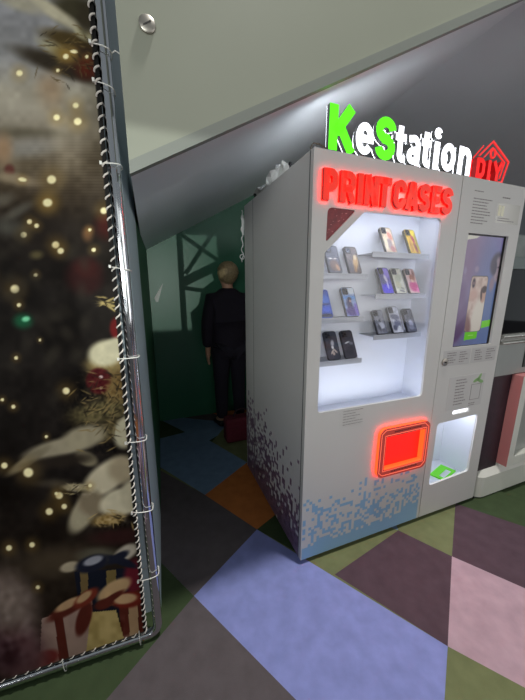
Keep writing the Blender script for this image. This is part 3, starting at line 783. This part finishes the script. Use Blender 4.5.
# white cord down the back edge
b = MB(); pts = []
for k in range(40):
    z = 1.96 - .34*k/39; pts.append((-.010 + .006*math.sin(k*.8), TD+.022+.006*math.sin(k*.5), z))
b.tube(pts, .0035, 8); b.tube([(-.012+.016*math.cos(t*.63), TD+.022, 1.655+.016*math.sin(t*.63)) for t in range(10)], .0035, 8, closed=True)
b.tube([(-.006,TD+.022,1.93),(-.004,TD+.022,1.88),(-.004,TD+.022,1.80)], [.006,.010,.006], 8)
o = b.build('power_cord', mat('white_cable', (214,216,214), rough=.5), loc=ORG, rotz=YAW)
tag(o, 'white cord hanging down the rear left edge of the kiosk', 'cord')

# ================================================================== PHONE CASES
def case(pos, h, art, body, label, group, lean=27, cam=(34,34,38)):
    a, z = pos
    root = empty('phone_case', W(a, .1085, z), YAW)
    tag(root, label, 'phone case', group)
    tilt = Matrix.Rotation(R(-lean), 4, 'X') @ Matrix.Rotation(R(0), 4, 'Y')
    h = h*1.09; wd = h*.50; dp = .013
    def put(o):
        o.parent = root; o.matrix_local = Matrix.Translation((0, 0, .0036)) @ tilt; return o
    b = MB(); b.plate(rrect(-wd/2, wd/2, 0, h, h*.09, 5), [], -dp/2, dp/2)
    put(b.build('shell', body, bevel=.0015))
    us = np.linspace(-wd/2+.0035, wd/2-.0035, 22); zz = np.linspace(.0035, h-.0035, 44)
    put(art_grid('printed_picture', us, zz, lambda u, z_: (u, -dp/2-.0005, z_), lambda U, Z: art((U+wd/2)/wd, Z/h), pic_m))
    b = MB(); b.plate(rrect(-wd*.42, -wd*.42+wd*.40, h*.74, h*.96, .006, 4), [], -dp/2-.0032, -dp/2)
    cm = put(b.build('camera_module', mat('camera_%d_%d_%d' % cam, cam, rough=.35)))
    for q in ((-.33,.90),(-.33,.80),(-.17,.85)):
        b = MB(); x = q[0]*wd; zc = q[1]*h
        b.tube([(x,-dp/2-.0032,zc),(x,-dp/2-.0048,zc),(x,-dp/2-.0049,zc)], [.0062,.0062,.004], 12)
        l = b.build('lens', mat('lens_glass', (60,62,72), rough=.1, metal=.6), cm, smooth=True)
    return root
pic_m = vcol_mat('printed_case', rough=.35, spec=.4)
def mk(base, shapes, nz=(18, .12), grad=(0,0,0)):
    def f(u, v):
        n = vnoise(u*10+3, v*20+5, 1.6, nz[0]) - .5
        img = [base[k] + grad[k]*v + n*255*nz[1] for k in range(3)]
        for s in shapes: blob(img, u, v*2, *s[:5], s[5], soft=s[6] if len(s) > 6 else .35)
        return img
    return f
blk = mat('case_black', (44,44,50), rough=.4); gry = mat('case_grey', (52,52,58), rough=.4); cream = mat('case_cream', (74,72,66), rough=.4); bluec = mat('case_blue', (60,90,190), rough=.4)
lg = 'phone cases on the left shelves'; rgp = 'phone cases on the right shelves'
H_ = .138
case((.212,SH[0]), .140, mk((96,98,112), [(.5,.55,.35,.4,0,(132,110,104)),(.3,1.05,.15,.05,0,(220,215,210)),(.65,1.05,.12,.05,0,(214,205,200)),(.7,.4,.12,.25,20,(190,150,120))]), gry, 'grey phone case with small white and brown marks, top left shelf by the window edge', lg)
case((.328,SH[0]), .140, mk((112,100,100), [(.66,.8,.2,.55,-15,(196,160,110)),(.7,1.2,.12,.18,0,(216,196,160)),(.5,.4,.12,.3,10,(170,130,90)),(.25,.5,.2,.4,0,(96,92,100))]), gry, 'grey phone case with a golden figure, right one on the top left shelf', lg)
case((.171,SH[1]), .140, mk((44,84,190), [(.5,1.3,.5,.3,0,(70,120,220)),(.4,.95,.5,.06,0,(30,50,120)),(.5,.15,.5,.14,0,(30,40,70)),(.6,.6,.3,.2,0,(60,100,220))]), bluec, 'deep blue phone case half hidden by the window edge, middle left shelf', lg)
case((.330,SH[1]), .152, mk((150,170,214), [(.75,1.75,.3,.25,0,(226,232,240)),(.5,1.28,.6,.12,0,(110,160,224)),(.42,.75,.2,.45,5,(66,56,100)),(.5,.35,.45,.3,0,(88,70,140)),(.5,1.2,.14,.12,0,(60,50,70)),(.52,1.05,.07,.08,0,(200,160,150)),(.85,.5,.15,.4,0,(130,110,200))]), gry, 'light blue phone case with a dark haired figure, middle left shelf', lg)
case((.232,SH[2]), .142, mk((64,66,78), [(.55,1.15,.12,.22,-10,(190,188,196),.5),(.5,.85,.09,.12,10,(226,224,226)),(.42,.55,.2,.06,50,(206,190,180)),(.66,.6,.2,.06,-50,(206,190,180)),(.5,.42,.1,.12,0,(190,170,160))], nz=(18,.05)), blk, 'dark grey phone case with a pale branching figure, bottom left shelf', lg)
case((.336,SH[2]), .142, mk((66,66,76), [(.4,1.12,.22,.05,15,(220,220,224)),(.7,1.05,.18,.1,-15,(120,122,134)),(.5,.5,.3,.35,0,(56,56,66))], nz=(18,.05)), blk, 'dark grey phone case with one short white stroke, bottom left shelf', lg)
case((.544,SH[3]), H_, mk((206,186,160), [(.7,1.3,.18,.35,10,(200,130,110)),(.5,.7,.25,.4,-10,(150,130,130)),(.7,.3,.2,.25,0,(170,110,110)),(.25,.8,.12,.6,0,(220,204,170))], nz=(4,.22)), cream, 'beige phone case with a reddish collage, left one on the top right shelf', rgp)
case((.709,SH[3]), H_, mk((214,176,60), [(.6,1.2,.12,.35,12,(176,60,80)),(.66,.5,.14,.4,10,(140,60,60)),(.75,1.7,.2,.25,0,(236,216,60)),(.3,.6,.14,.5,0,(190,140,50)),(.85,.9,.08,.7,0,(150,150,40))], nz=(6,.16)), mat('case_yellow', (84,76,48), rough=.4), 'bright yellow phone case with a dark red figure, top right shelf', rgp)
case((.549,SH[4]), .142, mk((100,92,190), [(.3,1.2,.35,.5,0,(80,76,130)),(.7,1.6,.25,.4,0,(150,130,226)),(.55,1.15,.12,.3,15,(214,206,236)),(.5,.35,.5,.4,0,(64,44,220)),(.6,.65,.06,.3,0,(200,196,250))]), blk, 'violet and electric blue phone case, left of three on the middle right shelf', rgp)
case((.640,SH[4]), .140, mk((222,222,204), [(.5,1.2,.3,.3,0,(196,200,176)),(.55,.45,.3,.1,-20,(150,150,136)),(.4,.7,.2,.3,20,(206,204,170)),(.6,.2,.25,.08,-15,(130,128,124))], nz=(9,.14)), cream, 'cream phone case with faint grey strokes, middle of the middle right shelf', rgp, cam=(58,58,56))
case((.736,SH[4]), .140, mk((226,190,186), [(.55,.55,.4,.4,0,(206,60,130)),(.6,1.25,.25,.3,0,(176,100,76)),(.55,1.0,.12,.14,0,(236,200,180)),(.85,.3,.12,.2,0,(230,120,180)),(.8,1.6,.12,.3,0,(150,90,80))], nz=(11,.14)), cream, 'pink phone case with a brown haired figure, right end of the middle right shelf', rgp)
case((.532,SH[5]), .130, mk((134,136,150), [(.6,.7,.28,.3,-10,(206,208,222)),(.5,1.1,.15,.12,0,(90,92,104)),(.35,.5,.12,.3,10,(96,98,110)),(.7,.3,.2,.15,0,(110,112,126))], nz=(13,.16)), gry, 'grey phone case with a pale blurred figure, left of three on the lowest right shelf', rgp)
case((.645,SH[5]), .146, mk((206,208,220), [(.5,1.2,.4,.2,-10,(96,98,124)),(.6,.7,.3,.3,0,(120,122,150)),(.3,.4,.18,.2,0,(90,92,116)),(.7,.35,.14,.2,0,(230,232,240))], nz=(14,.22)), gry, 'taller white phone case with dark patches, middle of the lowest right shelf', rgp)
case((.748,SH[5]), .132, mk((104,106,120), [(.55,.75,.22,.3,10,(190,194,214)),(.5,.4,.25,.2,0,(150,152,170)),(.75,1.4,.15,.35,0,(90,92,104))], nz=(16,.14)), blk, 'dark grey phone case with a pale streak, right end of the lowest right shelf', rgp)

# ================================================================== SECOND MACHINE
G = empty('game_machine', W(1.36, 0, 0), YAW)
tag(G, 'pale game machine with a glossy black window on a white base, beside the kiosk', 'game machine')
gwm = mat('machine_white', (206,206,196), rough=.4, noise=.03, nscale=6); ggm = mat('machine_grey', (150,154,150), rough=.45, noise=.03, nscale=8)
X2 = 1.5
b = MB(); pl = roundpoly([(0,.62),(0,-.02),(X2,-.02),(X2,.62)], [0,.07,.07,0], 8)
n = len(pl)
for z0_, z1_, g0, g1 in ((.012,.165,0,0),(.165,.205,0,.03)):
    for i in range(n):
        p, q = pl[i], pl[(i+1)%n]
        s0 = lambda P_, g: (P_[0]+(g if P_[0]<X2/2 else -g), P_[1]+(g if P_[1]<.3 else -g))
        p0, q0_, p1, q1 = s0(p,g0), s0(q,g0), s0(p,g1), s0(q,g1)
        b.face([(p0[0],p0[1],z0_),(q0_[0],q0_[1],z0_),(q1[0],q1[1],z1_),(p1[0],p1[1],z1_)])
b.face([(s0(p,.03)[0], s0(p,.03)[1], .205) for p in pl]); b.face([(p[0],p[1],.012) for p in pl[::-1]])
b.build('base', gwm, G)
b = MB(); b.plate([(p[0],p[1]) for p in roundpoly([(.01,.6),(.01,.0),(X2-.02,.0),(X2-.02,.6)], 0)], [], 0, .012)
o = b.build('plinth', dark, G); o.rotation_euler.x = 0
me = o.data
for v in me.vertices: v.co = (v.co.x, v.co.z, .0125 - v.co.y)
b = MB(); b.box(.0,.21,.012,.6,.205,.885); b.build('side_panel', mat('dark_maroon', (46,28,38), rough=.5, noise=.25, nscale=40, bump=.4, bscale=120), G)
b = MB(); b.box(.21,X2,.01,.6,.205,.885); b.build('cabinet', gwm, G)
b = MB()
b.plate([(.205,.234),(X2-.05,.234),(X2-.05,.885),(.205,.885)], [rrect(.265,X2-.11,.30,.83,.02)], -.055, .010, mf=0, ms=1, mh=0)
b.build('prize_door_frame', [gwm, mat('pink_side', (184,118,116), rough=.45)], G)
b = MB(); b.box(.23,X2-.08,-.01,.0,.26,.86); b.build('prize_door_panel', mat('grey_panel', (150,152,146), rough=.4), G)
b = MB(); b.box(-.0,X2,.0,.6,.887,1.098); b.build('drawer_housing', ggm, G, bevel=.006)
b = MB(); b.box(.27,.60,-.006,0,.93,1.07); b.build('drawer_slot', mat('slot_dark', (60,66,62), rough=.4), G)
b = MB(); b.tube([(-.005,-.016,1.108),(X2,-.016,1.108)], .009, 10); b.tube([(-.005,-.012,1.148),(X2,-.012,1.148)], .011, 10); b.box(0,X2,-.004,.6,1.1,1.16)
b.build('silver_rail', mat('rail_silver', (196,196,190), rough=.25, metal=.8), G, smooth=True)
b = MB(); b.box(.0,X2,.01,.6,1.162,1.548); b.build('glass_window', mat('black_gloss', (10,11,14), rough=.05, coat=.6), G)
b = MB(); b.box(-.0,X2,.0,.6,1.55,1.62); b.build('header_rail', mat('header_grey', (96,108,106), rough=.5), G, bevel=.004)
b = MB()
for k in range(24):
    pass
b.box(.0,X2,.06,.58,1.622,1.76); b.build('header_box', mat('header_box_grey', (120,128,124), rough=.5, noise=.2, nscale=12), G, bevel=.01)

# ================================================================== PERSON in the dark corner
PX = empty('person', W(.075, 1.70, 0), YAW + R(8))
tag(PX, 'person in a dark coat standing in the shadow behind the kiosk, seen from behind', 'person')
skinm = mat('skin', (196,150,124), rough=.5); coat = mat('dark_coat', (22,15,30), rough=.85, noise=.15, nscale=20)
trou = mat('dark_trousers', (26,22,36), rough=.85); hairm = mat('ash_blond_hair', (150,132,98), rough=.6, noise=.3, nscale=60); shoe = mat('black_shoe', (20,18,20), rough=.5)
V = []; E_ = []
def v(x, y, z, r, r2=None, link=None):
    V.append((x, y, z, r, r2 or r)); 
    if link is not None: E_.append((link, len(V)-1))
    return len(V)-1
pel = v(0,0,.94,.125,.095); sp = v(0,0,1.10,.11,.085,pel); ch = v(0,-.005,1.27,.135,.095,sp); nk0 = v(0,0,1.385,.07,.06,ch); nk = v(0,.005,1.43,.050,.050,nk0)
hd0 = v(0,.02,1.50,.062,.068,nk); hd = v(0,.02,1.575,.078,.088,hd0); hd2 = v(0,.012,1.635,.058,.068,hd)
v(0,.108,1.545,.012,.012,hd)   # nose, on the far side
for s in (-1, 1):
    sh = v(s*.165,0,1.345,.055,.055,ch); el = v(s*.215,-.02,1.07,.042,.042,sh); wr = v(s*.215,.03,.845,.028,.026,el); pm = v(s*.212,.045,.785,.034,.018,wr)
    for i, (dy, L_) in enumerate(((-.024,.066),(-.008,.078),(.008,.074),(.024,.058))):
        k1 = v(s*.212,.047+dy,.755,.0095,None,pm); k2 = v(s*.208,.052+dy,.755-L_*.55,.0085,None,k1); v(s*.200,.058+dy,.755-L_,.007,None,k2)
    t1 = v(s*.202,.075,.80,.011,None,pm); v(s*.194,.090,.765,.0085,None,t1)
    hp = v(s*.085,0,.88,.085,.085,pel); kn = v(s*.095,.005,.49,.056,.058,hp); an = v(s*.10,-.01,.10,.037,.037,kn); v(s*.115,.12,.035,.036,.026,an)
    v(s*.083,.02,1.565,.012,.02,hd)
skin('body', V, E_, skinm, PX)
# coat
V = []; E_ = []
pel = v(0,0,.95,.195,.150); hem = v(0,0,.76,.205,.165,pel); sp = v(0,0,1.10,.185,.140,pel); ch = v(0,-.005,1.27,.205,.150,sp); co = v(0,0,1.40,.115,.100,ch); v(0,0,1.445,.085,.080,co)
for s in (-1, 1):
    sh = v(s*.172,0,1.325,.090,.085,ch); el = v(s*.222,-.02,1.07,.074,.070,sh); v(s*.220,.025,.86,.056,.052,el)
skin('coat', V, E_, coat, PX)
V = []; E_ = []
pel = v(0,0,.92,.150,.120)
for s in (-1, 1):
    hp = v(s*.088,0,.84,.115,.110,pel); kn = v(s*.095,.005,.49,.075,.075,hp); v(s*.10,-.005,.085,.060,.062,kn)
skin('trousers', V, E_, trou, PX)
for s in (-1, 1):
    V = []; E_ = []
    a_ = v(s*.10,-.035,.045,.045,.042); b_ = v(s*.105,.05,.040,.046,.036,a_); v(s*.118,.15,.032,.044,.028,b_)
    skin('shoe', V, E_, shoe, PX)
bm = bmesh.new(); bmesh.ops.create_icosphere(bm, subdivisions=4, radius=1)
for q in bm.verts:
    c = q.co.copy(); r_ = 1 + .03*math.sin(c.x*23+c.z*9) + .02*math.sin(c.z*31)
    if c.z < -.15: r_ *= 1 - .10*max(0, -c.z-.15)
    q.co = Vector((c.x*.098*r_, c.y*.108*r_ - .012, 1.592 + c.z*(.098 if c.z > 0 else .135)*r_))
bmesh.ops.delete(bm, geom=[q for q in bm.verts if q.co.y > .045 and q.co.z < 1.63], context='VERTS')
for f_ in bm.faces: f_.smooth = True
me = bpy.data.meshes.new('hair'); bm.to_mesh(me); bm.free(); me.materials.append(hairm)
o = bpy.data.objects.new('hair', me); C.objects.link(o); o.parent = PX
o.modifiers.new('t', 'SOLIDIFY').thickness = .006
# suitcase
SC = empty('travel_bag', W(.10, 1.38, 0), YAW); tag(SC, 'dark red bag standing on the floor behind the kiosk', 'bag')
red_b = mat('dark_red_fabric', (96,22,40), rough=.8, noise=.15, nscale=30)
b = MB(); b.box(-.17,.17,-.07,.07,.0,.24); b.build('bag_body', red_b, SC, bevel=.03)
b = MB(); b.tube([(-.08,0,.235)]+[(-.08*math.cos(t*.314), 0, .24+.07*math.sin(t*.314)) for t in range(1,10)]+[(.08,0,.235)], .008, 8); b.build('handle', mat('dark_strap', (40,16,24), rough=.7), SC, smooth=True)
b = MB(); b.box(-.13,.13,-.078,-.068,.05,.15); b.build('pocket', red_b, SC, bevel=.01)

# ================================================================== LIGHT
def area(name, loc, target, size, power, col=(1,1,1), sy=None):
    l = bpy.data.lights.new(name, 'AREA'); l.energy = power; l.color = col; l.size = size
    if sy: l.shape = 'RECTANGLE'; l.size_y = sy
    o = bpy.data.objects.new(name, l); C.objects.link(o); o.location = loc
    o.rotation_euler = (Vector(target) - Vector(loc)).to_track_quat('-Z', 'Y').to_euler()
    return o
area('hall_lamp', W(.3,-.36,4.6), W(.3,-.36,0), .14, 120, (1.,.98,.95))
area('fill_light', W(.9,-6.5,1.9), W(.6,0,1.7), 5.0, 30, (.97,1.,.95), 2.6)  # this and the next two: unseen fill lights added to brighten the scene
area('fill_light', W(-2.6,-4.3,1.75), W(.1,.6,1.7), 2.4, 90, (.97,1.,.98), .8)
area('fill_light', W(5.0,-4.5,1.9), W(1.2,0,1.8), 4.0, 60, (1.,.97,.96), 2.6)
# interior LED light of the kiosk
def local_area(loc, tgt, sx, sy, p, col=(.80,.87,1.)):
    return area('case_light', W(*loc), W(*tgt), sx, p, col, sy)
local_area((.42,.03,1.845), (.42,.12,1.0), .7, .03, .75)
local_area((.42,.03,.80), (.42,.14,1.6), .7, .03, .6)
local_area((1.07,.05,.665), (1.07,.10,.2), .33, .06, .6)
# stage lamp behind the viewer, its beam cropped by added flaps, shining through a truss onto the green wall
LA, LB, LZ = -.42, -5.05, 1.60
CT = empty('shade_block', W(-1.6,-2.6,0), YAW); tag(CT, 'grey box added unseen behind the viewer to shade the nook', 'light blocker')  # counter-like box added out of view to keep light off the nook
b = MB(); b.box(-1.3,1.25,-.25,.25,0,1.16); b.build('block_body', mat('block_grey', (120,122,124), rough=.6), CT, bevel=.01)
b = MB(); b.box(-1.34,1.29,-.29,.29,1.161,1.20); b.build('block_top', mat('block_dark', (60,60,62), rough=.4), CT, bevel=.006)
sp = bpy.data.lights.new('stage_lamp', 'SPOT'); sp.energy = 420; sp.spot_size = R(22); sp.spot_blend = .1; sp.shadow_soft_size = .002; sp.color = (.95,1.,.95)
so2 = bpy.data.objects.new('stage_lamp', sp); C.objects.link(so2); so2.location = W(LA,LB,LZ)
so2.rotation_euler = (W(-.42,2.05,1.6) - W(LA,LB,LZ)).to_track_quat('-Z', 'Y').to_euler()
blackm = mat('black_metal', (16,16,18), rough=.6)
LT = empty('stage_spotlight', W(LA,LB,0), YAW); tag(LT, 'black stage spotlight on a stand behind the viewer, four added flaps cropping its beam', 'spotlight')
b = MB(); b.tube([(0,-.28,LZ),(0,-.26,LZ),(0,-.02,LZ)], [.05,.075,.085], 24); b.build('housing', blackm, LT, smooth=True)
k_ = .5/7.1
for nm, q in (('right',(.07+.42,1.2,-1.6,1.2)),('left',(-1.6,-.62,-1.6,1.2)),('bottom',(-1.6,1.2,-1.6,-.60)),('top',(-1.6,1.2,.42,1.6))):
    b = MB(); b.box(q[0]*k_, q[1]*k_, .5, .503, LZ+q[2]*k_, LZ+q[3]*k_)
    z_ = LZ+(q[2]+q[3])/2*k_; x_ = (q[0]+q[1])/2*k_
    d_ = {'right':(.085,LZ),'left':(-.085,LZ),'bottom':(0,LZ-.085),'top':(0,LZ+.085)}[nm]
    b.tube([(d_[0],-.03,d_[1]),(d_[0],.2,d_[1]),(x_*1.05,.5,z_)], .003, 6)
    b.build('beam_flap', blackm, LT)
b = MB(); b.tube([(0,-.15,LZ-.08),(0,-.15,.0)], .02, 12)
b.build('stand_pole', blackm, LT)
for t_ in range(3):
    b = MB(); b.tube([(0,-.15,.35),(.4*math.cos(t_*2.09+.5),-.15+.4*math.sin(t_*2.09+.5),.012)], .012, 8); b.build('leg', blackm, LT)
TB = -1.75; kf = (TB-LB)/(BW-LB)
TR = empty('stage_truss', W(0,TB,0), YAW); tag(TR, 'black metal truss tower with crossed braces behind the viewer', 'truss')
def T(aw, zw): return (LA + kf*(aw-LA), 0, LZ + kf*(zw-LZ))
b = MB(); p0 = T(-.32,0); b.tube([(p0[0],0,0.),(p0[0],0,2.6)], .014, 12); b.build('post', blackm, TR)
b = MB(); b.tube([(p0[0]+.62,0,0.),(p0[0]+.62,0,2.6)], .014, 12); b.build('post', blackm, TR)
q0_ = T(-.34,1.965); q1_ = T(.9,2.16); b = MB(); b.box(q0_[0], p0[0]+.62, -.01, .01, q0_[2], q1_[2]); b.build('beam', blackm, TR)
for A_, B_, r_ in (((-.30,1.96),(.10,1.70),.010),((.0,1.97),(-.28,1.58),.010),((-.30,1.50),(.16,1.72),.022),((-.30,1.44),(-.05,1.40),.010)):
    b = MB(); b.tube([T(*A_), T(*B_)], r_, 10); b.build('brace', blackm, TR)
pl_ = [T(*q) for q in ((-.12,1.42),(.2,1.66),(.9,1.9),(.9,.7),(-.22,.7),(-.25,1.18),(-.16,1.26))]
b = MB(); b.plate([(q[0],q[2]) for q in pl_], [], .004, .010); b.build('shade_panel', blackm, TR)  # panel added on the unseen truss to darken part of the wall

w = bpy.data.worlds.new('world'); bpy.context.scene.world = w; w.use_nodes = True
w.node_tree.nodes['Background'].inputs[0].default_value = (.72,.78,.82,1); w.node_tree.nodes['Background'].inputs[1].default_value = .27

# ================================================================== CAMERA
cd = bpy.data.cameras.new('camera'); cd.sensor_fit = 'HORIZONTAL'; cd.sensor_width = 36; cd.lens = 36*291.27/525
cd.clip_start = .02
co_ = bpy.data.objects.new('camera', cd); C.objects.link(co_); co_.location = (0,0,1.447); co_.rotation_euler = (math.pi/2 - .212805, 0, 0)
sc = bpy.context.scene; sc.camera = co_
sc.view_settings.view_transform = 'Standard'; sc.view_settings.look = 'None'; sc.view_settings.exposure = 0; sc.view_settings.gamma = 1
sc.view_settings.use_curve_mapping = False
sc.cycles.use_denoising = True
